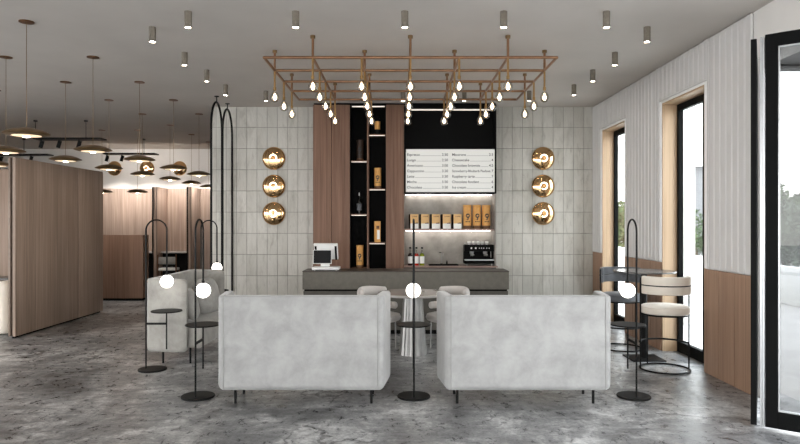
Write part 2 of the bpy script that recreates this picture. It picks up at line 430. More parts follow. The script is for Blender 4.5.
def tree(loc, R, hh, n, label, mat, s, seed, cat='tree', sq=(1, 1, 1)):
    t = thing('garden_tree' if cat == 'tree' else 'garden_bush', label, cat, loc)
    b = new(); lathe(b, [(0, 0), (.07*R+.02, 0), (.05*R+.01, hh), (0, hh+.05)], seg=10)
    obj('trunk', b, 'bark', t)
    obj('foliage', foliage(n, R, (0, 0, hh+R*.5), s, seed, sq), mat, t, False)
tree((10.4, 17.3, -.03), 1.1, .55, 5200, 'grey green bush behind the low white wall, seen through the glass door', 'leaf2', .08, 3, 'bush', (1.3, 1.3, 1))
tree((10.3, 8.2, -.03), 1.3, .7, 5200, 'pale leafy bush at the far right, seen through the glass door', 'leaf2', .08, 5, 'bush', (1.2, 1.2, 1))
tree((12.3, 26.6, -.03), 1.2, .5, 4200, 'green leafy bush seen through the nearer window', 'leaf', .07, 8, 'bush')
tree((10.0, 28.5, -.03), 1.5, .9, 4200, 'distant leafy tree seen through the farther window', 'leaf', .12, 9)
tree((14.6, 24.2, -.03), 1.6, .8, 4200, 'distant dense tree beyond the white column outside', 'leaf', .12, 10)

# ------------------------------------------------------------------ left partitions
t = thing('wood_partition', 'tall light brown planked partition running back along the left side', 'partition', (-5.27, 8.78, 0))
PH = 2.487
obj('panel', box(new(), -.045, 0, .02, 1.72, .03, PH, .003), 'oak', t)
obj('panel', box(new(), -.045, 0, 1.735, 2.58, .03, PH, .003), 'oak', t)
obj('panel', box(new(), -.115, -.07, .02, 2.58, .03, PH, .003), 'oak', t)
obj('core', box(new(), -.069, -.046, .03, 2.57, 0, PH-.01), 'blackm', t, False)
bm = new(); box(bm, -.04, -.03, -.01, .02, .03, PH); box(bm, -.1, -.07, -.01, .02, .03, PH, .004)
obj('edge_profile', bm, 'taupe', t)
obj('end_post', box(new(), -.03, .0, -.01, .02, .03, PH), 'oak', t)
t = thing('booth_screen', 'brown wood screen behind the booth sofa at the left edge', 'screen', (-7.2, 10.4, 0))
obj('panel', box(new(), -1.9, 1.75, 0, .05, .04, 2.46, .004), 'oak', t); obj('plinth', box(new(), -1.9, 1.75, .01, .04, 0, .04), 'blackm', t)
t = thing('booth_sofa', 'white rounded sofa cut off by the left edge of the picture', 'sofa', (-6.05, 9.35, 0))
b = box(new(), -.6, .58, -.42, .42, .04, .42, .06, 4); obj('seat', b, 'cream', t)
b = box(new(), .36, .60, -.46, .46, .03, .77, .1, 5); obj('arm', b, 'cream', t)
t = thing('booth_table', 'small dark table above the white booth sofa at the left edge', 'table', (-6.35, 10.02, 0))
obj('tabletop', box(new(), -.5, .45, -.2, .2, .7, .74, .01), 'darktop', t); obj('pedestal', disc(new(), .04, 0.01, .7), 'black', t); obj('base', disc(new(), .18, 0, .015), 'black', t)
t = thing('low_screen', 'low brown wood screen beyond the partition, with a dark plinth', 'screen', (-6.1, 13.0, 0))
obj('panel', box(new(), -.7, PX(143, 13)+6.1, 0, .3, .05, 1.336, .004), 'block', t)
obj('plinth', box(new(), -.66, PX(143, 13)+6.06, .02, .28, 0, .05), 'blackm', t)
# booth dividers at the far end
div = None
for xp, lab in ((154.5, 'tall wood booth divider with a dark front edge, left of the far chair'), (189.0, 'tall wood booth divider just left of the black ceiling arches')):
    x = PX(xp, 16.2)
    if div is None:
        div = thing('booth_divider', lab, 'partition', (x, 16.2, 0), 0, 'booth dividers at the far end')
        obj('panel', box(new(), -.035, .06, .02, .755, 0.02, 2.486, .003), 'farwood', div)
        obj('front_edge', box(new(), -.06, -.036, -.005, .03, 0, 2.486), 'blackm', div, False)
        obj('edge_profile', box(new(), .035, .06, -.005, .02, 0, 2.486), 'taupe', div, False)
    else: dup(div, (x, 16.2, 0), 0, lab)
# far wall counter and chair
t = thing('booth_counter', 'long pale-topped dark counter against the far wood wall', 'counter', (-5.9, 16.6, 0))
for a, b in ((-7.0, PX(154.5, 16.2)-.08), (PX(154.5, 16.2)+.08, PX(189, 16.2)-.08)):
    obj('worktop', box(new(), a+5.9, b+5.9, -.2, .35, .80, .84, .004), 'tabletop', t)
    obj('body', box(new(), a+5.92, b+5.88, -.1, .34, 0, .8), 'blackm', t, False)
t = thing('wooden_chair', 'dark wood chair with a white seat before the far counter', 'chair', (PX(168, 15.9), 15.95, 0), .15)
obj('seat', box(new(), -.23, .23, -.22, .2, .40, .46, .02, 3), 'porcelain', t)
obj('backrest', box(new(), -.2, .2, -.235, -.2, .56, .74, .012, 2), 'cushion', t)
for sx in (-1, 1):
    for yy, zz in ((-.21, .80), (.18, .40)):
        obj('leg', tube(new(), [(sx*.215, yy, 0), (sx*.215, yy, zz)], .018, 8), 'kraftdk', t)

# ------------------------------------------------------------------ bar back joinery
D = 10.40
def zz(y, d=D): return PZ(y, d)
t = CAB = thing('back_bar_cabinet', 'tall walnut and black shelving cabinet against the tiled wall behind the counter', 'cabinet', (0, D, 0))
ZJ = 3.505
for a, b in ((313, 331.3), (331.7, 349.8), (386, 404)):
    obj('door_panel', box(new(), PX(a, D), PX(b, D), 0, .36, 0.02, ZJ, .002, 1), 'walnut', t)
obj('shadow_gap', box(new(), PX(313, D)+.01, PX(496, D), .03, .37, ZJ, ZC-.001), 'blackm', t, False)
XA, XM0, XM1, XE = PX(350, D), PX(367, D), PX(368.6, D), PX(385.8, D)
obj('shelf_back', box(new(), XA, XE, .33, .36, .02, ZJ), 'blackm', t, False)
bm = new(); box(bm, XA, XA+.012, 0, .33, .02, ZJ); box(bm, XE-.006, XE, 0, .33, .02, ZJ)
obj('shelf_side', bm, 'blackm', t, False)
obj('divider', box(new(), XM0, XM1, 0, .33, .02, zz(110)), 'walnut', t, False)
shelves = [('L', 161), ('L', 214.5), ('L', 268.8), ('R', 134.6), ('R', 189), ('R', 243), ('R', 296)]
obj('top_panel', box(new(), XA+.012, XE-.006, 0, .33, zz(105.5), ZJ), 'blackm', t, False)
tp = obj('light_strip', box(new(), XA+.03, XE-.02, .02, .035, zz(106.8), zz(105.7)), 'led', t, False)
for side, y in shelves:
    a, b = (XA+.012, XM0) if side == 'L' else (XM1, XE-.006)
    s = obj('shelf', box(new(), a, b, .005, .33, zz(y)-.008, zz(y)+.008), 'walnut', t, False)
    if y < 260 and y != 296:
        obj('light_strip', box(new(), a+.01, b-.01, .02, .032, zz(y)-.018, zz(y)-.008), 'led', s, False)
# niche: concrete lining with black steel portal over it
XN0, XN1 = PX(404.2, D), PX(496.3, D)
obj('niche_lining', box(new(), XN0, XN1, .34, .37, .85, zz(150)), 'concrete', t, False)
obj('niche_side', box(new(), XN1-.02, XN1, .005, .34, .885, zz(193)), 'concrete', t, False)
bm = new(); box(bm, XN0, XN0+.02, -.01, .34, zz(193.6), ZJ); box(bm, XN1-.025, XN1, -.01, .34, zz(193.6), ZJ)
box(bm, XN0+.02, XN1-.025, .2, .34, zz(150), ZJ); box(bm, XN0+.02, XN1-.025, -.01, .2, zz(108.5), ZJ)
box(bm, XN0+.02, XN1-.025, -.01, .34, zz(193.8), zz(192.2))
obj('portal', bm, 'blackm', t, False)
obj('light_strip', box(new(), XN0+.05, XN1-.05, .05, .07, zz(109.8), zz(108.6)), 'led', t, False)
obj('light_strip', box(new(), XN0+.03, XN1-.04, .28, .31, zz(193.8)-.012, zz(193.8)), 'led2', t, False)
obj('back_counter', box(new(), XN0, XN1, .02, .34, 0, .858), 'counterdk', t, False)
obj('worktop', box(new(), XN0+.002, PX(497.5, D), -.03, .335, .861, .887, .003, 1), 'pinkwood', CAB, False)
t = thing('wall_shelf', 'thin brown shelf in the niche carrying boxes and tins', 'shelf', (0, D, zz(230.6)))
obj('board', box(new(), XN0+.004, PX(494, D), .0, .335, 0, .03, .003, 1), 'pinkwood', t)
obj('light_strip', box(new(), XN0+.03, PX(492, D), .25, .28, -.012, 0), 'led2', t, False)
ZS = zz(230.6)+.031; ZWk = .888

# menu board
t = thing('menu_board', 'white menu board with two columns of drinks and desserts above the niche', 'menu board', (0, D, 0))
bx0, bx1, bz0, bz1 = PX(406, D), PX(495, D)-.005, zz(192), zz(149.2)
obj('panel', box(new(), bx0, bx1, .0, .02, bz0, bz1), 'menu', t, False)
def text(s, x, z, size, parent, mat='ink', right=False, y=-.0015, name='lettering'):
    cu = bpy.data.curves.new('txt', 'FONT'); cu.body = s; cu.size = size; cu.extrude = .0006; cu.offset = .0004
    if right: cu.align_x = 'RIGHT'
    o = bpy.data.objects.new('txt', cu); C.objects.link(o)
    bpy.context.view_layer.update()
    me = bpy.data.meshes.new_from_object(o.evaluated_get(bpy.context.evaluated_depsgraph_get()))
    bpy.data.objects.remove(o)
    me.transform(Matrix.Translation((x, y, z)) @ Matrix.Rotation(PI/2, 4, 'X'))
    me.materials.clear(); me.materials.append(M[mat])
    r = bpy.data.objects.new(name, me); C.objects.link(r); r.parent = parent
    wx = [v.co.x for v in me.vertices]
    return r, (min(wx), max(wx))
rows = [('Espresso', '2.50', 'Macarons', '2.5'), ('Lungo', '2.50', 'Cheesecake', '4'), ('Americano', '3.00', 'Chocolate brownie', '4.5'),
        ('Cappuccino', '3.20', 'Strawberry-Rhubarb Pavlova', '7'), ('Latte', '3.50', 'Raspberry tarte', '7'), ('Mocha', '3.50', 'Chocolate fondant', '6'), ('Chocolate', '3.50', 'Ice cream', '4')]
for i, (a, p, b, q) in enumerate(rows):
    z = zz(155.8+5.45*i)
    _, e1 = text(a, PX(407, D), z, .058, t); _, e2 = text(p, PX(448, D), z, .058, t, right=True)
    _, e3 = text(b, PX(452, D), z, .058 if i != 3 else .054, t); _, e4 = text(q, PX(494, D)-.012, z, .058, t, right=True)
    for ea, eb in ((e1, e2), (e3, e4)):
        if eb[0]-ea[1] > .03: obj('leader_line', box(new(), ea[1]+.01, eb[0]-.01, -.002, 0, z, z+.004), 'inkline', t, False)

# things on the shelves
def cylpatch(b, r, quads):
    for q in quads:
        vs = [b.verts.new((r*math.sin(u/r), -r*math.cos(u/r), z)) for u, z in q]
        b.faces.new(vs)
def emblem(r, zc, s):
    b = new(); quads = []
    n = 14
    for i in range(n):
        a0, a1 = 2*PI*i/n, 2*PI*(i+1)/n
        quads.append([(s*math.cos(a0), zc+s*math.sin(a0)), (s*math.cos(a1), zc+s*math.sin(a1)), (s*.38*math.cos(a1), zc+s*.38*math.sin(a1)), (s*.38*math.cos(a0), zc+s*.38*math.sin(a0))])
    quads.append([(-s*.2, zc-s*.9), (s*.5, zc-s*.7), (s*.15, zc-s*2.0), (-s*.25, zc-s*2.0)])
    quads.append([(-s*.95, zc-s*1.35), (-s*.3, zc-s*1.6), (-s*.3, zc-s*1.9), (-s*.7, zc-s*1.7)])
    for k in (-1, 0, 1): quads.append([(k*s*.8-s*.3, zc-s*2.4), (k*s*.8+s*.3, zc-s*2.4), (k*s*.8+s*.3, zc-s*2.9), (k*s*.8-s*.3, zc-s*2.9)])
    cylpatch(b, r, quads); return b
def tin(r, h, name, label, cat, loc, body='kraft', group=None, rotz=0):
    t = thing(name, label, cat, loc, rotz, group)
    obj('body', lathe(new(), [(0, .0), (r, .0), (r, h*.985), (r*.97, h), (0, h)], seg=36), body, t)
    obj('base_band', lathe(new(), [(r*1.01, .002), (r*1.02, .002), (r*1.02, h*.13), (r*1.01, h*.13)], seg=36), 'kraftdk', t)
    obj('lid', lathe(new(), [(r*1.01, h*.93), (r*1.03, h*.93), (r*1.03, h*1.005), (0, h*1.005)], seg=36), body, t)
    obj('emblem', emblem(r*1.012, h*.55, r*.56), 'ink', t, False)
    return t
k = D+.14
def ppm(px): return px*k/F
labs = ['tall kraft tin with a dark emblem, leftmost of three on the niche shelf', 'tall kraft tin with a dark emblem, middle of three on the niche shelf', 'tall kraft tin with a dark emblem, rightmost of three beside the tiled wall']
t0 = None
for i, x in enumerate((467.2, 476.7, 486.2)):
    if t0 is None: t0 = tin(.0655, .385, 'coffee_tin', labs[0], 'tin', (PX(x, k), k, ZS), group='kraft tins on the niche shelf', rotz=.08)
    else: dup(t0, (PX(x, k), k, ZS), .08, labs[i])
# bags / boxes
def coffee_box(loc, label):
    t = thing('coffee_box', label, 'box', loc, .28, 'kraft coffee boxes on the niche shelf')
    obj('body', box(new(), -.068, .068, -.045, .045, 0.001, .235, .003, 1), 'blackm', t, False)
    obj('front_panel', box(new(), -.069, .069, -.049, -.0455, .085, .236), 'kraft2', t, False)
    obj('base_panel', box(new(), -.069, .069, -.049, -.0455, .0, .085), 'porcelain', t, False)
    text('COFFEE', -.042, .19, .026, t, y=-.0497, mat='kraftdk')
    b = new(); box(b, .0, .06, -.0505, -.049, .082, .094); box(b, .03, .055, -.0505, -.049, .094, .1)
    obj('band', b, 'kraftdk', t, False)
    return t
names = ['leftmost of the five kraft and white boxes, behind the lamp pole', 'second kraft and white box from the left on the niche shelf', 'middle one of the five kraft and white boxes on the niche shelf',
         'fourth kraft and white box from the left on the niche shelf', 'rightmost of the five kraft and white boxes, next to the tall tins']
cb0 = None
for i, x in enumerate((413.5, 424.2, 435, 445.8, 456.5)):
    l = (PX(x, D+.12), D+.12, ZS)
    cb0 = coffee_box(l, names[i]) if cb0 is None else (dup(cb0, l, .28, names[i]) and cb0)
# cabinet items
tin(.056, .34, 'coffee_tin', 'kraft tin with dark emblem on the lit second shelf of the right column', 'tin', (PX(377.8, k), k-.03, zz(189)+.009))
tin(.056, .345, 'coffee_tin', 'dim dark brown tin on the upper shelf of the left column', 'tin', (PX(360, k), k, zz(161)+.009), 'umber')
tin(.058, .37, 'coffee_tin', 'brown tin with dark emblem at the bottom left of the shelving', 'tin', (PX(360, k), k-.05, zz(268.8)+.009), 'kraftdk' if 0 else 'kraft')
t = thing('kraft_box', 'slim kraft box with a white label on the third shelf, right column', 'box', (PX(377.5, k), k-.05, zz(243)+.009), .1)
obj('body', box(new(), -.05, .05, -.04, .04, 0, .345, .003, 1), 'kraft', t, False)
obj('label_panel', box(new(), -.01, .035, -.042, -.0401, .05, .2), 'white', t, False)
obj('emblem', box(new(), -.02, .03, -.0425, -.0401, .22, .27), 'kraftdk', t, False)
t = thing('dark_bottle', 'dark bottle with a kraft label on the top shelf, right column', 'bottle', (PX(377.6, k), k-.05, zz(134.6)+.009))
obj('body', lathe(new(), [(0, 0), (.043, 0), (.045, .01), (.045, .24), (.03, .28), (.014, .3), (.014, .35), (0, .35)], seg=28), 'blackm', t)
obj('wrap_label', lathe(new(), [(.0455, .085), (.0462, .085), (.0462, .215), (.0455, .215)], seg=28), 'kraft', t)
t = thing('glass_bottle', 'clear stoppered glass bottle on the middle shelf, left column', 'bottle', (PX(359.5, k), k-.05, zz(214.5)+.009))
obj('body', lathe(new(), [(0, .001), (.038, .001), (.04, .01), (.04, .19), (.034, .22), (.011, .25), (.011, .3), (0, .3)], seg=28), 'clear', t)
obj('stopper', lathe(new(), [(0, .3), (.008, .3), (.008, .35), (0, .355)], seg=16), 'steel', t)
obj('wrap_label', lathe(new(), [(.0405, .06), (.041, .06), (.041, .17), (.0405, .17)], seg=28), 'slate', t)
# syrup bottles
for x, liq, lab in ((410.2, 'drkliq', 'dark syrup bottle with a white label, left of the lamp pole'), (416.4, 'redliq', 'red syrup bottle with a white label in the middle of three'), (422, 'grnliq', 'green syrup bottle with a white label, nearest the tap')):
    t = thing('syrup_bottle', lab, 'bottle', (PX(x, D+.1), D+.1, ZWk), 0, 'syrup bottles on the back worktop')
    obj('body', lathe(new(), [(0, 0), (.036, 0), (.038, .008), (.038, .155), (.03, .185), (0.012, .2), (0, .2)], seg=24), liq, t)
    obj('neck', lathe(new(), [(.0365, .156), (.0305, .187), (.0125, .215), (.0125, .275), (0, .275)], seg=20), 'porcelain' if 0 else 'clear', t)
    obj('cap', disc(new(), .016, .275, .3, seg=16), 'blackm', t)
    obj('wrap_label', lathe(new(), [(.0385, .035), (.039, .035), (.039, .15), (.0385, .15)], seg=24), 'white', t)
# sink and tap
t = thing('bar_sink', 'dark flat sink set into the back worktop under the tap', 'sink', (PX(443.5, D+.1), D+.13, ZWk))
b = new(); box(b, -.24, .24, -.12, -.105, 0, .016); box(b, -.24, .24, .105, .12, 0, .016); box(b, -.24, -.225, -.105, .105, 0, .016); box(b, .225, .24, -.105, .105, 0, .016)
obj('rim', b, 'blackm', t, False); obj('basin', box(new(), -.225, .225, -.105, .105, 0.0, .005), 'frame', t, False)
t = thing('kitchen_tap', 'slim dark gooseneck tap over the sink', 'tap', (PX(441.5, D+.25), D+.28, ZWk))
obj('base', disc(new(), .02, 0, .02, seg=16), 'black', t)
obj('spout', tube(new(), [(0, 0, .02), (0, 0, .19), (.005, -.02, .2), (.02, -.12, .2), (.02, -.13, .195), (.02, -.13, .15)], .008), 'steel', t)
obj('handle', tube(new(), [(.0, 0, .2), (-.04, 0, .205)], .005), 'black', t)
t = thing('soap_dispenser', 'small dark dispenser beside the tap', 'dispenser', (PX(447, D+.25), D+.28, ZWk))
obj('body', disc(new(), .013, 0, .055, seg=16), 'black', t); obj('spout', tube(new(), [(0, 0, .055), (0, 0, .07), (.0, -.035, .07)], .005), 'black', t)
# espresso machine
EX0, EX1 = PX(465, D), PX(494.5, D)
ew = (EX1-EX0)/2
t = thing('espresso_machine', 'black two-group espresso machine at the right of the niche', 'coffee machine', ((EX0+EX1)/2, D+.15, ZWk))
b = new(); box(b, -ew, ew, .0, .16, .03, .33, .01, 2); box(b, -ew, ew, -.1, .0, .23, .34, .012, 2); box(b, -ew, ew, -.14, .16, .03, .085, .008, 2)
obj('body', b, 'blackm', t)
obj('cup_rail', tube(new(), [(-ew+.01, -.09, .36), (ew-.01, -.09, .36), (ew-.01, .15, .36), (-ew+.01, .15, .36)], .004, closed=True), 'steel', t)
obj('drip_tray', box(new(), -ew+.0, ew, -.142, -.02, .085, .1, .002, 1), 'alu', t)
for sx in (-.12, .1):
    obj('group_head', lathe(new(), [(0, .17), (.02, .17), (.034, .2), (.034, .23), (0, .23)], (sx, -.06, 0), 20), 'steel', t)
    pf = obj('portafilter', tube(new(), [(sx, -.06, .19), (sx+.02, -.15, .178)], .012), 'steel', t)
    obj('cup_spout', tube(new(), [(sx-.02, -.06, .155), (sx, -.06, .17), (sx+.02, -.06, .155)], .006), 'steel', t)
for x, r in ((-.13, .014), (-.06, .014), (0.0, .008), (.035, .008), (.07, .008), (.12, .008), (.16, .008)):
    obj('button', disc(new(), r, 0, .008, (0, 0, 0), 16, mat=Matrix.Translation((x, -.1, .285)) @ Matrix.Rotation(PI/2, 4, 'X')), 'porcelain', t)
obj('steam_wand', tube(new(), [(ew-.05, -.08, .24), (ew-.05, -.1, .13)], .006), 'steel', t)
for sx in (-1, 1):
    for yy in (-.12, .14): obj('foot', disc(new(), .014, 0, .031, (sx*(ew-.04), yy, 0), 12), 'steel', t)
c0 = None
cl = ['leftmost white cup on top of the espresso machine', 'second white cup from the left on the espresso machine', 'middle white cup on top of the espresso machine', 'fourth white cup from the left on the espresso machine', 'rightmost white cup on top of the espresso machine']
for i, x in enumerate((-.155, -.07, .0, .065, .135)):
    l = ((EX0+EX1)/2+x, D+.16+(.03 if i % 2 else 0), ZWk+.341)
    if c0 is None:
        c0 = thing('espresso_cup', cl[0], 'cup', l, 0, 'white cups on the espresso machine')
        obj('bowl', lathe(new(), [(0, 0), (.02, 0), (.03, .03), (.032, .055), (.029, .055), (.026, .03), (0, .008)], seg=20), 'porcelain', c0)
        obj('handle', tube(new(), [(.029, 0, .045), (.043, 0, .042), (.043, 0, .022), (.025, 0, .015)], .004, 6), 'porcelain', c0)
    else: dup(c0, l, i*1.3, cl[i])

# ------------------------------------------------------------------ counter
d0 = 9.1
t = thing('bar_counter', 'long grey stone bar counter with a shadow gap under its front', 'counter', (0, d0, 0))
cx0, cx1 = PX(302.5, d0), PX(509, d0)
obj('front', box(new(), cx0, cx1, 0, .5, .64, .888, .003, 1), 'counter', t, False)
obj('worktop', box(new(), cx0-.002, cx1+.002, -.004, .5, .888, .903, .002, 1), 'countertop', t, False)
obj('shadow_gap', box(new(), cx0+.02, cx1-.02, .04, .46, .615, .64), 'blackm', t, False)
obj('base', box(new(), cx0+.01, cx1-.01, .02, .48, .06, .615, .003, 1), 'counterdk', t, False)
obj('plinth', box(new(), cx0+.03, cx1-.03, .05, .45, 0, .06), 'blackm', t, False)
# till
q = 9.28
t = thing('till', 'white point-of-sale till with dark customer screen on the counter', 'till', (PX(326, q), q, .903))
obj('base', box(new(), -.19, .2, -.12, .12, .008, .05, .01, 2), 'white', t)
obj('neck', box(new(), -.08, .05, .0, .05, .05, .13, .008), 'white', t)
m = Matrix.Translation((-.045, -.06, .195)) @ Matrix.Rotation(-.12, 4, 'X')
obj('customer_display', box(new(), -.135, .135, -.012, .012, -.1, .1, .005, 1, m), 'white', t)
obj('screen', box(new(), -.125, .125, -.015, -.0121, -.092, .092, mat=m), 'screen', t, False)
m = Matrix.Translation((0, .05, .27)) @ Matrix.Rotation(.5, 4, 'X')
obj('main_display', box(new(), -.18, .17, -.02, .02, -.13, .13, .01, 2, m), 'white', t)
b = new(); box(b, -.165, -.135, -.026, -.0205, -.11, .1, mat=m); box(b, .125, .155, -.026, -.0205, -.13, .1, mat=m); obj('edge_strip', b, 'blackm', t, False)
b = new()
for sx in (-.15, .16):
    for sy in (-.09, .09): disc(b, .012, 0, .009, (sx, sy, 0), 10)
obj('foot', b, 'white', t)

# ------------------------------------------------------------------ sofas
def make_sofa(name, label, loc, rotz, mat, group):
    t = thing(name, label, 'sofa', loc, rotz, group)
    W, z0, z1, R, spl, wl, th = 1.44, .143, .965, .055, .05, .46, .085
    # outer plan path from left wing tip to right wing tip; back at y=0, opening to +Y
    pts = []
    hw = W/2
    n = 7
    for i in range(n+1):
        f = i/n; pts.append((-hw-spl*(1-f), wl-(wl-R)*f))
    for i in range(1, 8):
        a = PI+PI/2*i/7; pts.append((-hw+R+R*math.cos(a), R+R*math.sin(a)))
    for i in range(1, 4): pts.append((-hw+R+(W-2*R)*i/8, 0))
    mir = [(-x, y) for x, y in pts[::-1]]; pts = pts+[(0, 0)]+mir
    # refine tips
    def sec(s):  # half-profile: distance along wing from the tip -> (shrink)
        r = .06
        return r-math.sqrt(max(0, r*r-(r-min(s, r))**2))
    P = [Vector((x, y, 0)) for x, y in pts]
    # insert extra samples near tips
    def ins(P):
        a, b = P[0], P[1]; out = [a]
        for s in (.004, .012, .024, .04, .06): out.append(a+(b-a).normalized()*s)
        return out+P[1:]
    P = ins(P); P = ins(P[::-1])[::-1]
    cum = [0]
    for a, b in zip(P, P[1:]): cum.append(cum[-1]+(b-a).length)
    L = cum[-1]; b = new(); rings = []
    for i, p in enumerate(P):
        a = P[max(i-1, 0)]; c = P[min(i+1, len(P)-1)]; d = (c-a).normalized()
        inn = Vector((-d.y, d.x, 0))        # towards the inside
        s = min(cum[i], L-cum[i]); sh = sec(s)
        Z0, Z1 = z0+sh, z1-sh
        ti = min(th, .5*th+.5*th*min(1, s/.04))
        of = (th-ti)/2
        prof = []
        rb, rt = .055, .022
        for k in range(5):
            an = PI/2*k/4; prof.append((of+rb-rb*math.cos(PI/2-an), Z0+rb-rb*math.sin(PI/2-an)))
        prof.reverse(); prof = prof[::-1]
        for k in range(5):
            an = PI/2*k/4; prof.append((of+rt-rt*math.cos(an), Z1-rt+rt*math.sin(an)))
        for k in range(5):
            an = PI/2*k/4; prof.append((of+ti-rt+rt*math.sin(an), Z1-rt+rt*math.cos(an)))
        prof.append((of+ti-.0, Z0+.02)); prof.append((of+ti-.02, Z0))
        rings.append([b.verts.new(p+inn*u+Vector((0, 0, z))) for u, z in prof])
    m = len(rings[0])
    for A, B in zip(rings, rings[1:]):
        for k_ in range(m): b.faces.new((A[k_], A[(k_+1) % m], B[(k_+1) % m], B[k_]))
    b.faces.new(rings[0]); b.faces.new(rings[-1][::-1])
    bmesh.ops.recalc_face_normals(b, faces=b.faces[:])
    obj('shell', b, mat, t)
    b = new()
    for s in (-1, 1):
        tube(b, [(s*(hw-R), .02, z0+.01), (s*(hw-R), -.002, z0+.05), (s*(hw-R), -.002, z1-.02), (s*(hw-R), .008, z1-.003), (s*(hw-R), .06, z1+.001)], .004, 6)
    tube(b, [(-(hw-R), .006, z1-.006), (hw-R, .006, z1-.006)], .0035, 6)
    obj('piping', b, 'piping', t)
    b = box(new(), -hw+th, hw-th, th-.01, .60, z0+.02, .43, .06, 4); obj('seat', b, mat, t)
    for s in (-1, 1):
        m_ = Matrix.Translation((s*.3, .19, .62)) @ Matrix.Rotation(.22, 4, 'X')
    for s in (-1, 1):
        for yy in (.15, .46): obj('leg', tube(new(), [(s*.6, yy, 0), (s*.6, yy, z0+.04)], .012, 10), 'black', t)
    return t
s1 = make_sofa('lounge_sofa', 'pale grey velvet sofa seen from behind, left of the middle lamp', (-.853, 5.5, 0), 0, 'velvet', 'two sofas with their backs to the viewer')
s2 = dup(s1, (1.105, 5.5, 0), 0, 'pale grey velvet sofa seen from behind, right of the middle lamp')
s3 = make_sofa('corner_sofa', 'warm grey sofa seen from the side, at left behind the globe lamps', (-2.83, 7.86, 0), -PI/2-.01, 'velvet2', None)
def pillow(loc, rot, s, label):
    b = new(); ball(b, 1, (0, 0, 0), 28, 16)
    for v in b.verts:
        x, y, z = v.co
        def sq(a, p): return math.copysign(abs(a)**p, a)
        v.co = (sq(x, .55)*s/2*1.02, y*.085*(1-.25*abs(x*z)), sq(z, .55)*s/2)
    o = obj('sofa_cushion', b, 'cushion'); o.location = loc; o.rotation_euler = rot
    return tag(o, label, 'cushion')
pillow((-2.43, 7.44, .645), (-.22, 0, PI/2+.3), .36, 'grey cushion on the side-on sofa, nearer the viewer')
pillow((-2.42, 8.0, .68), (-.22, 0, PI/2-.35), .44, 'grey cushion on the side-on sofa, farther back')

# ------------------------------------------------------------------ floor lamps
def make_lamp(label, loc, rotz):
    t = thing('floor_lamp', label, 'floor lamp', loc, rotz, 'black floor lamps with globe and side table')
    obj('base', disc(new(), .15, 0, .018, (.07, 0, 0), 48, .004), 'black', t)
    pts = [(0, 0, .018), (0, 0, 1.51)]
    pts = [(0, 0, .018+.1*i) for i in range(15)]+[(.1125-.1125*math.cos(PI*i/20), 0, 1.51+.1125*math.sin(PI*i/20)) for i in range(21)]+[(.225, 0, 1.04)]
    obj('pole', tube(new(), pts, .0085, 10), 'black', t)
    b = new(); disc(b, .014, 1.02, 1.05, (.225, 0, 0), 16); obj('socket', b, 'black', t)
    obj('globe', ball(new(), .07, (.225, 0, .957), 32, 20), 'globe', t)
    obj('tray', disc(new(), .163, .632, .644, (.222, 0, 0), 48, .003), 'black', t)
    obj('tray_stem', tube(new(), [(.222, 0, .632), (.222, 0, .225)], .008, 8), 'black', t)
    obj('bracket', box(new(), 0, .222, -.006, .006, .49, .512), 'black', t)
    return t
L = make_lamp('black arched globe lamp standing before the side-on sofa', (PX(146, 6.92), 6.92, 0), 0)
dup(L, (-1.847, 5.78, 0), PI/2, 'black globe lamp just left of the left sofa')
dup(L, (PX(201, 9.0), 9.0, 0), 0, 'black globe lamp mostly hidden behind the side-on sofa')
dup(L, (.126, 5.78, 0), PI/2, 'black globe lamp in the gap between the two sofas')
dup(L, (2.136, 5.78, 0), PI/2, 'black globe lamp right of the right sofa, by the stools')

# ------------------------------------------------------------------ round table and chairs
t = thing('round_table', 'round grey pedestal table behind the gap between the sofas', 'table', (.157, 7.76, 0))
obj('tabletop', disc(new(), .42, .72, .75, (0, 0, 0), 64, .006), 'tabletop', t)
obj('pedestal', lathe(new(), [(0, .0), (.165, .0), (.16, .05), (.125, .5), (.112, .72), (0, .72)], seg=96, fl=(12, .08)), 'steel', t)
def tub(label, loc, rotz):
    t = thing('tub_chair', label, 'chair', loc, rotz, 'pale tub chairs at the round table')
    b = new(); lathe(b, [(0, .36), (.20, .36), (.25, .38), (.262, .41), (.25, .445), (.2, .458), (0, .46)], seg=40); obj('seat', b, 'pale', t)
    def roll(r, z, a, h, w, zr=0):
        pts = [(x, y, zz_+zr*math.cos((i/28-.5)*PI)) for i, (x, y, zz_) in enumerate(arc(r, -PI/2-a, -PI/2+a, z, 28))]
        bb = new(); tube(bb, pts, 1, 14, flat=(w, h))
        for p in (pts[0], pts[-1]): ball(bb, 1, p, 14, 10, (w, w, h))
        return bb
    obj('backrest', roll(.255, .705, 1.15, .062, .034, .015), 'pale', t)
    obj('armrest', roll(.26, .535, 1.75, .045, .034), 'pale', t)
    for a in (.5, 2.64, 3.9, 5.5):
        obj('leg', tube(new(), [(.22*math.cos(a), .22*math.sin(a), 0), (.21*math.cos(a), .21*math.sin(a), .37)], .009, 8), 'steel', t)
    for a in (-PI/2-.8, -PI/2+.8):
        obj('back_post', tube(new(), [(.25*math.cos(a), .25*math.sin(a), .4), (.25*math.cos(a), .25*math.sin(a), .7)], .012, 8), 'steel', t)
    return t
ch = tub('pale tub chair at the left side of the round table', (-.25, 8.02, 0), -PI/2-.62)
dup(ch, (.585, 8.02, 0), PI/2+.62, 'pale tub chair at the right side of the round table')

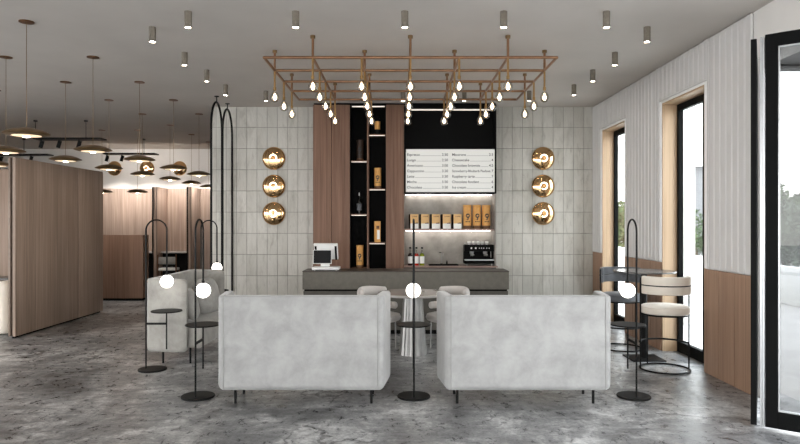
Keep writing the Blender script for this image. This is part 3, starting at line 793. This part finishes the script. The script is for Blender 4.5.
# ------------------------------------------------------------------ bar table and stools
t = thing('bar_table', 'tall dark round bar table by the right-hand window', 'table', (2.86, 7.5, 0))
obj('tabletop', disc(new(), .352, 1.012, 1.03, (0, 0, 0), 64, .004), 'darktop', t)
obj('column', disc(new(), .034, .014, 1.012, seg=24), 'black', t)
obj('base', box(new(), -.19, .19, -.18, .18, 0, .014, .002, 1), 'black', t)
def stool(label, loc, rotz, mat):
    t = thing('bar_stool', label, 'bar stool', loc, rotz, 'round-backed bar stools at the tall table')
    b = new(); lathe(b, [(0, .612), (.235, .612), (.25, .622), (.256, .65), (.25, .688), (.225, .70), (0, .704)], seg=48); obj('seat', b, mat, t)
    for z in (.972, .876):
        pts = arc(.24, -PI/2-1.55, -PI/2+1.55, z, 36); bb = new()
        # upholstered band
        tt = bmesh.new(); rings = []
        for i, p in enumerate(pts):
            a = -PI/2-1.55+3.1*i/36; d = Vector((math.cos(a), math.sin(a), 0)); e_ = .6 if i in (0, 36) else 1
            pr = [(-.022, -.043), (-.012, -.047), (.012, -.047), (.022, -.043), (.024, 0), (.022, .043), (.012, .047), (-.012, .047), (-.022, .043)]
            rings.append([tt.verts.new(Vector(p)+d*u*e_+Vector((0, 0, w*(.9 if e_ < 1 else 1)))) for u, w in pr])
        for A, B in zip(rings, rings[1:]):
            for k_ in range(9): tt.faces.new((A[k_], A[(k_+1) % 9], B[(k_+1) % 9], B[k_]))
        tt.faces.new(rings[0]); tt.faces.new(rings[-1][::-1]); bmesh.ops.recalc_face_normals(tt, faces=tt.faces[:]); merge(bb, tt)
        obj('backrest', bb, mat, t)
    obj('back_rail', tube(new(), arc(.262, -PI/2-1.5, -PI/2+1.5, .923, 36), .006, 8), 'black', t)
    obj('base_ring', tube(new(), arc(.255, 0, 2*PI*47/48, .012, 47), .01, 8, closed=True), 'black', t)
    obj('footrest', tube(new(), arc(.255, 0, PI, .29, 24), .01, 8), 'black', t)
    obj('seat_ring', tube(new(), arc(.245, 0, 2*PI*47/48, .605, 47), .008, 8, closed=True), 'black', t)
    for a in (0, PI): obj('leg', tube(new(), [(.263*math.cos(a), 0, .012), (.263*math.cos(a), 0, 1.0)], .009, 8), 'black', t)
    a = PI*.63; obj('leg', tube(new(), [(.25*math.cos(a), .25*math.sin(a), .012), (.25*math.cos(a), .25*math.sin(a), .61)], .009, 8), 'black', t)
    return t
st = stool('cream upholstered bar stool on the near side of the tall table', (2.87, 6.94, 0), 0, 'cream')
stool('slate grey bar stool on the far side of the tall table', (2.80, 8.1, 0), PI, 'slate')

# ------------------------------------------------------------------ black arches
def arch(label, y0, y1):
    t = thing('floor_arch', label, 'decorative arch', (-2.82, (y0+y1)/2, 0), 0, 'black arches between floor and ceiling')
    h = (y1-y0)/2; zs = 3.02; ht = 3.44-zs
    pts = [(0, -h, z) for z in (0, 1, 2, zs-.2)]+[(0, -h*math.cos(PI*i/28), zs+ht*math.sin(PI*i/28)) for i in range(29)]+[(0, h, z) for z in (zs-.2, 2, 1, 0)]
    obj('tube', tube(new(), pts, .017, 12), 'black', t)
    obj('stem', tube(new(), [(0, 0, 3.43), (0, 0, ZC-.008)], .008), 'black', t)
    obj('ceiling_plate', disc(new(), .035, ZC-.012, ZC, seg=20), 'black', t)
    return t
a1 = arch('tall black metal arch, the nearer of the pair left of the tiles', 9.56, 10.135)
dup(a1, (-2.82, 10.46, 0), 0, 'tall black metal arch, the one nearest the tiled wall')

# ------------------------------------------------------------------ wall sconces
sc0 = None
pos = []
for px, nm in ((273.5, 'left of the walnut cabinet'), (543.5, 'on the right-hand tiles')):
    for py, w in ((158.2, 'top'), (186, 'middle'), (213.5, 'bottom')):
        pos.append(((PX(px, YB-.06), YB-.0, PZ(py, YB-.06)), 'round gold wall light, %s of the three %s' % (w, nm)))
for px, w in ((115, 'leftmost'), (147.5, 'middle'), (180, 'rightmost')):
    pos.append(((PX(px, YF), YF, PZ(168.5, YF)), 'small far gold wall light, %s of the three above the wood cladding' % w))
for l, lab in pos:
    if sc0 is None:
        sc0 = thing('wall_sconce', lab, 'wall light', l, 0, 'round gold wall lights')
        rot = Matrix.Rotation(PI/2, 4, 'X')
        obj('backplate', disc(new(), .05, 0, .03, seg=24, mat=rot), 'black', sc0)
        prof = [(0, .03), (.19, .03), (.193, .036)]+[(.19*math.cos(a), .036+.055*math.sin(a)) for a in [PI/2*i/10 for i in range(1, 10)]]+[(.0, .091)]
        obj('dish', lathe(new(), prof, seg=56, mat=rot), 'gold', sc0)
        obj('light_ring', tube(new(), [(.055*math.cos(a), -.1, .055*math.sin(a)) for a in [-2.2+PI*1.7*i/24 for i in range(25)]], .011, 10), 'ring', sc0)
        obj('knob', ball(new(), .02, (0, -.1, 0), 16, 10), 'gold', sc0)
    else: dup(sc0, l, 0, lab)

# ------------------------------------------------------------------ ceiling downlights
dl = None
spots = []
names_x = {-1.95: 'far left', -.96: 'left of centre', .045: 'central', .955: 'right of centre', 1.9: 'far right'}
for x, w in names_x.items(): spots.append((x, 5.87+.02, 'concrete ceiling downlight in the nearest row, %s one' % w))
for x, w in ((.045, 'straight above the middle floor lamp'), (.95, 'above the menu board'), (-1.98, 'above the left tiles'), (1.91, 'left of the other above the right tiles'), ): spots.append((x, 9.46, 'concrete ceiling downlight in the farthest row, %s' % w))
for y, w in ((6.36, 'nearest'), (7.31, 'second'), (8.15, 'third'), (9.03, 'last')):
    spots.append((-2.46, y, 'concrete ceiling downlight, %s along the left side' % w))
    spots.append((2.455, y, 'concrete ceiling downlight, %s along the right wall' % w))
for x, y, lab in spots:
    if dl is None:
        dl = thing('ceiling_downlight', lab, 'ceiling light', (x, y, ZC), 0, 'concrete cylinder downlights')
        obj('cylinder', lathe(new(), [(0, 0), (.033, 0), (.033, -.148), (.029, -.15), (.027, -.143), (0, -.143)], seg=28), 'concyl', dl)
        obj('lens', disc(new(), .0265, -.1435, -.140, seg=24), 'lit', dl)
    else: dup(dl, (x, y, ZC), 0, lab)

# ------------------------------------------------------------------ grid chandelier
ZG = 3.31+.05*0; 
cols = [-1.413, -.906, -.399, .108, .615, 1.122, 1.63]; rowsY = [6.65, 7.22, 7.79, 8.36, 8.93]
ZG = 3.309
cxm = sum(cols)/7; cym = sum(rowsY)/5
t = thing('grid_chandelier', 'bronze pipe grid chandelier hung with clear glass bulbs', 'chandelier', (cxm, cym, ZC))
zg = ZG-ZC
for y in rowsY: obj('pipe', tube(new(), [(cols[0]-cxm, y-cym, zg), (cols[-1]-cxm, y-cym, zg)], .0155, 10), 'bronze', t)
for x in cols: obj('pipe', tube(new(), [(x-cxm, rowsY[0]-cym, zg-.0), (x-cxm, rowsY[-1]-cym, zg)], .0155, 10), 'bronze', t)
hang = None; stem0 = None
for r, y in enumerate(rowsY):
    for c, x in enumerate(cols):
        hx = (r in (0, 4) and c in (1, 3, 5)) or (r in (1, 3) and c in (0, 2, 4, 6))
        X, Y = x-cxm, y-cym
        if hx:
            if hang is None:
                hang = obj('hanger', tube(new(), [(0, 0, 0), (0, 0, zg)], .0135, 10), 'bronze', t, loc=(X, Y, 0))
                obj('ceiling_cap', disc(new(), .026, -.03, 0, seg=18), 'brassdk', hang)
            else:
                h = copy_tree(hang, t); h.location = (X, Y, 0)
        if (r in (0, 4) and c in (0, 6)): continue
        if stem0 is None:
            stem0 = obj('stem', tube(new(), [(0, 0, 0), (0, 0, -.205)], .0115, 10), 'brass', t, loc=(X, Y, zg))
            obj('socket', disc(new(), .017, -.225, -.19, seg=18), 'brass', stem0)
            gp = [(.013, -.22), (.018, -.232), (.034, -.256), (.046, -.283), (.05, -.306), (.046, -.33), (.034, -.349), (.016, -.359), (0, -.361)]
            obj('bulb', lathe(new(), gp, seg=28), 'bulbglass', stem0)
            fb = new()
            lathe(fb, [(0, -.262), (.006, -.262), (.006, -.275), (0, -.28)], seg=8)
            for k_ in range(5):
                a = 2*PI*k_/5
                tube(fb, [(.004*math.cos(a), .004*math.sin(a), -.268), (.018*math.cos(a), .018*math.sin(a), -.295), (.016*math.cos(a), .016*math.sin(a), -.318), (.005*math.cos(a+.4), .005*math.sin(a+.4), -.335)], .0024, 5)
            obj('filament', fb, 'fil', stem0)
        else:
            s = copy_tree(stem0, t); s.location = (X, Y, zg)

# ------------------------------------------------------------------ saucer pendants
pend = [  # canopy px x, y, lamp y, width px
 (26.5, 21.5, 135, 'nearest and largest saucer pendant at upper left'),
 (6, 57, 152, 'brass saucer pendant at the left edge, second in size'),
 (93, 57, 151, 'brass saucer pendant above the middle of the long partition'),
 (65.5, 82, 160.5, 'brass saucer pendant just above the partition top'),
 (139.5, 82, 160.5, 'brass saucer pendant in front of the middle far wall light'),
 (109, 100, 169, 'brass saucer pendant in front of the leftmost far wall light'),
 (173.5, 100, 169, 'brass saucer pendant in front of the rightmost far wall light'),
 (142.5, 114, 175, 'small saucer pendant hanging below the middle far wall light'),
 (199, 114, 175, 'small saucer pendant partly behind the nearer black arch'),
 (170, 125, 179.7, 'small saucer pendant above the far booth dividers'),
 (191.5, 134.5, 183.7, 'small saucer pendant above the right booth divider'),
 (208.5, 142, 187.2, 'tiny saucer pendant right beside the nearer black arch'),
 (102, 130, 192.5, 'low saucer pendant against the wood wall beside the partition end'),
 (137.5, 130, 192.5, 'low saucer pendant against the wood wall above the low screen'),
 (-4, 90, 165.5, 'saucer pendant cut off by the left edge of the picture')]
cv = None
for cx, cy, ly, lab in pend:
    d = (ZC-H)*F/(222-cy); X = PX(cx, d); zl = PZ(ly, d)
    t = thing('saucer_pendant', lab, 'pendant light', (X, d, zl), 0, 'brass saucer pendants over the left room')
    if cv is None:
        b = new(); lathe(b, [(0, 0), (.07, 0), (.07, .012), (0, .012)], seg=28); cv = b.copy(); b.free()
        me_c = None
    obj('canopy', disc(new(), .068, ZC-zl-.01, ZC-zl, seg=28), 'copper', t)
    obj('cable', tube(new(), [(0, 0, .05), (0, 0, ZC-zl-.01)], .0028, 6), 'brassdk', t)
    if me_c is None:
        pr = [(0, .072), (.03, .071), (.08, .064), (.14, .048), (.18, .031), (.204, .018), (.209, .013), (.206, .01), (.17, 0), (.135, -.008), (.13, -.002), (0, .01)]
        sh = obj('shade', lathe(new(), pr, seg=48), 'brassdk', t)
        df = obj('diffuser', lathe(new(), [(0, -.016), (.08, -.014), (.128, -.008), (.129, .0), (0, .005)], seg=40), 'penlit', t)
        kn = obj('lamp_core', lathe(new(), [(0, -.024), (.02, -.022), (.034, -.012), (.0, 0)], seg=20), 'pencore', t)
        me_c = (sh, df, kn)
    else:
        for q_ in me_c:
            c_ = q_.copy(); C.objects.link(c_); c_.parent = t

# ------------------------------------------------------------------ black track lights
def track(label, x0, x1, d, z, rods, heads, tails=()):
    xm = PX((x0+x1)/2, d)
    t = thing('track_light', label, 'track light', (xm, d, z), 0, 'black suspended lighting tracks')
    a, b_ = PX(x0, d)-xm, PX(x1, d)-xm
    obj('rail', box(new(), a, b_, -.02, .25, 0, .03, .003, 1), 'black', t, False)
    for r_ in rods:
        X = PX(r_, d)-xm
        ro = obj('rod', tube(new(), [(X, 0, .03), (X, 0, ZC-z)], .006, 8), 'black', t)
        obj('ceiling_cap', disc(new(), .035, ZC-z-.025, ZC-z, (X, 0, 0), 18), 'black', ro)
    for h_ in heads:
        X = PX(h_, d)-xm
        m = Matrix.Translation((X, 0, -.1)) @ Matrix.Rotation(.3, 4, 'Y')
        hd = obj('spot_head', disc(new(), .036, -.07, .07, seg=20, mat=m), 'black', t)
        obj('bracket', tube(new(), [(X, 0, 0), (X, 0, -.07)], .01, 8), 'black', hd)
track('black lighting track with three spots behind the nearest pendant', 33, 101, 12.2, 3.18, (35.5, 86), (41.5, 59, 79))
track('black lighting track with two spots in front of the far wall lights', 103, 155, 14.9, 3.18, (144,), (107, 122))
track('black lighting track low at the left edge above the partition', -10, 48, 14.9, 3.16, (24,), (1, 31))

# ------------------------------------------------------------------ lights
def area(name, loc, rot, sx, sy, power, col=(1, 1, 1), portal=False):
    l = bpy.data.lights.new(name, 'AREA'); l.shape = 'RECTANGLE'; l.size = sx; l.size_y = sy; l.energy = power; l.color = col
    if portal: l.cycles.is_portal = True
    o = bpy.data.objects.new(name, l); C.objects.link(o); o.location = loc; o.rotation_euler = rot
    return o
area('portal_rear', (-3.4, YN-.02, 1.55), (-PI/2, 0, 0), 13.2, 3.1, 1, portal=True)
area('portal_left', (XL-.02, .5, 1.55), (0, -PI/2, 0), 3.1, 15, 1, portal=True)
area('portal_side', (XR+.32, 3.3, 1.55), (0, PI/2, 0), 3.0, 5.1, 1, portal=True)
for a, b in (W1, W2): area('portal_window', (XR+.23, (a+b)/2, 1.55), (0, PI/2, 0), 3.0, b-a, 1, portal=True)
def spot(loc, target, power, ang, col=(1, .94, .88), blend=.6, rad=.03):
    l = bpy.data.lights.new('spot', 'SPOT'); l.energy = power; l.spot_size = ang; l.spot_blend = blend; l.color = col; l.shadow_soft_size = rad
    o = bpy.data.objects.new('spot', l); C.objects.link(o); o.location = loc
    o.rotation_euler = (Vector(target)-Vector(loc)).to_track_quat('-Z', 'Y').to_euler(); return o
for x in (-7.4, -6.55, -5.75, -5.0): spot((x, 16.0, 2.75), (x, 17.0, 1.7), 55, 1.6)
for px_, d_ in ((59, 12.2), (79, 12.2), (107, 14.9), (122, 14.9)):
    spot((PX(px_, d_)+.03, d_-.02, 3.0), (PX(px_, d_)+.3, d_+.4, 0), 50, 1.5)

for px_ in (115, 147, 180): spot((PX(px_, 15.0), 15.1, 3.1), (PX(px_, 17), 17, 2.95), 34, 1.3, (1, .93, .86))
w = bpy.data.worlds.new('World'); bpy.context.scene.world = w; w.use_nodes = True
bg = w.node_tree.nodes['Background']; tc = w.node_tree.nodes.new('ShaderNodeTexCoord'); sp = w.node_tree.nodes.new('ShaderNodeSeparateXYZ')
rp = w.node_tree.nodes.new('ShaderNodeValToRGB'); w.node_tree.links.new(tc.outputs['Generated'], sp.inputs[0])
w.node_tree.links.new(sp.outputs[2], rp.inputs[0]); w.node_tree.links.new(rp.outputs[0], bg.inputs[0])
rp.color_ramp.elements[0].color = (1, .995, .98, 1); rp.color_ramp.elements[1].color = (.8, .89, 1, 1)
bg.inputs[1].default_value = 6.5

# ------------------------------------------------------------------ camera
cam = bpy.data.cameras.new('Camera'); co = bpy.data.objects.new('Camera', cam); C.objects.link(co)
co.location = (0, 0, H); co.rotation_euler = (PI/2, 0, 0); cam.sensor_width = 36; cam.lens = F/800*36; cam.clip_end = 200
bpy.context.scene.camera = co
vs = bpy.context.scene.view_settings
vs.view_transform = 'Standard'; vs.look = 'None'; vs.gamma = 1; vs.exposure = 0.33; vs.use_curve_mapping = False
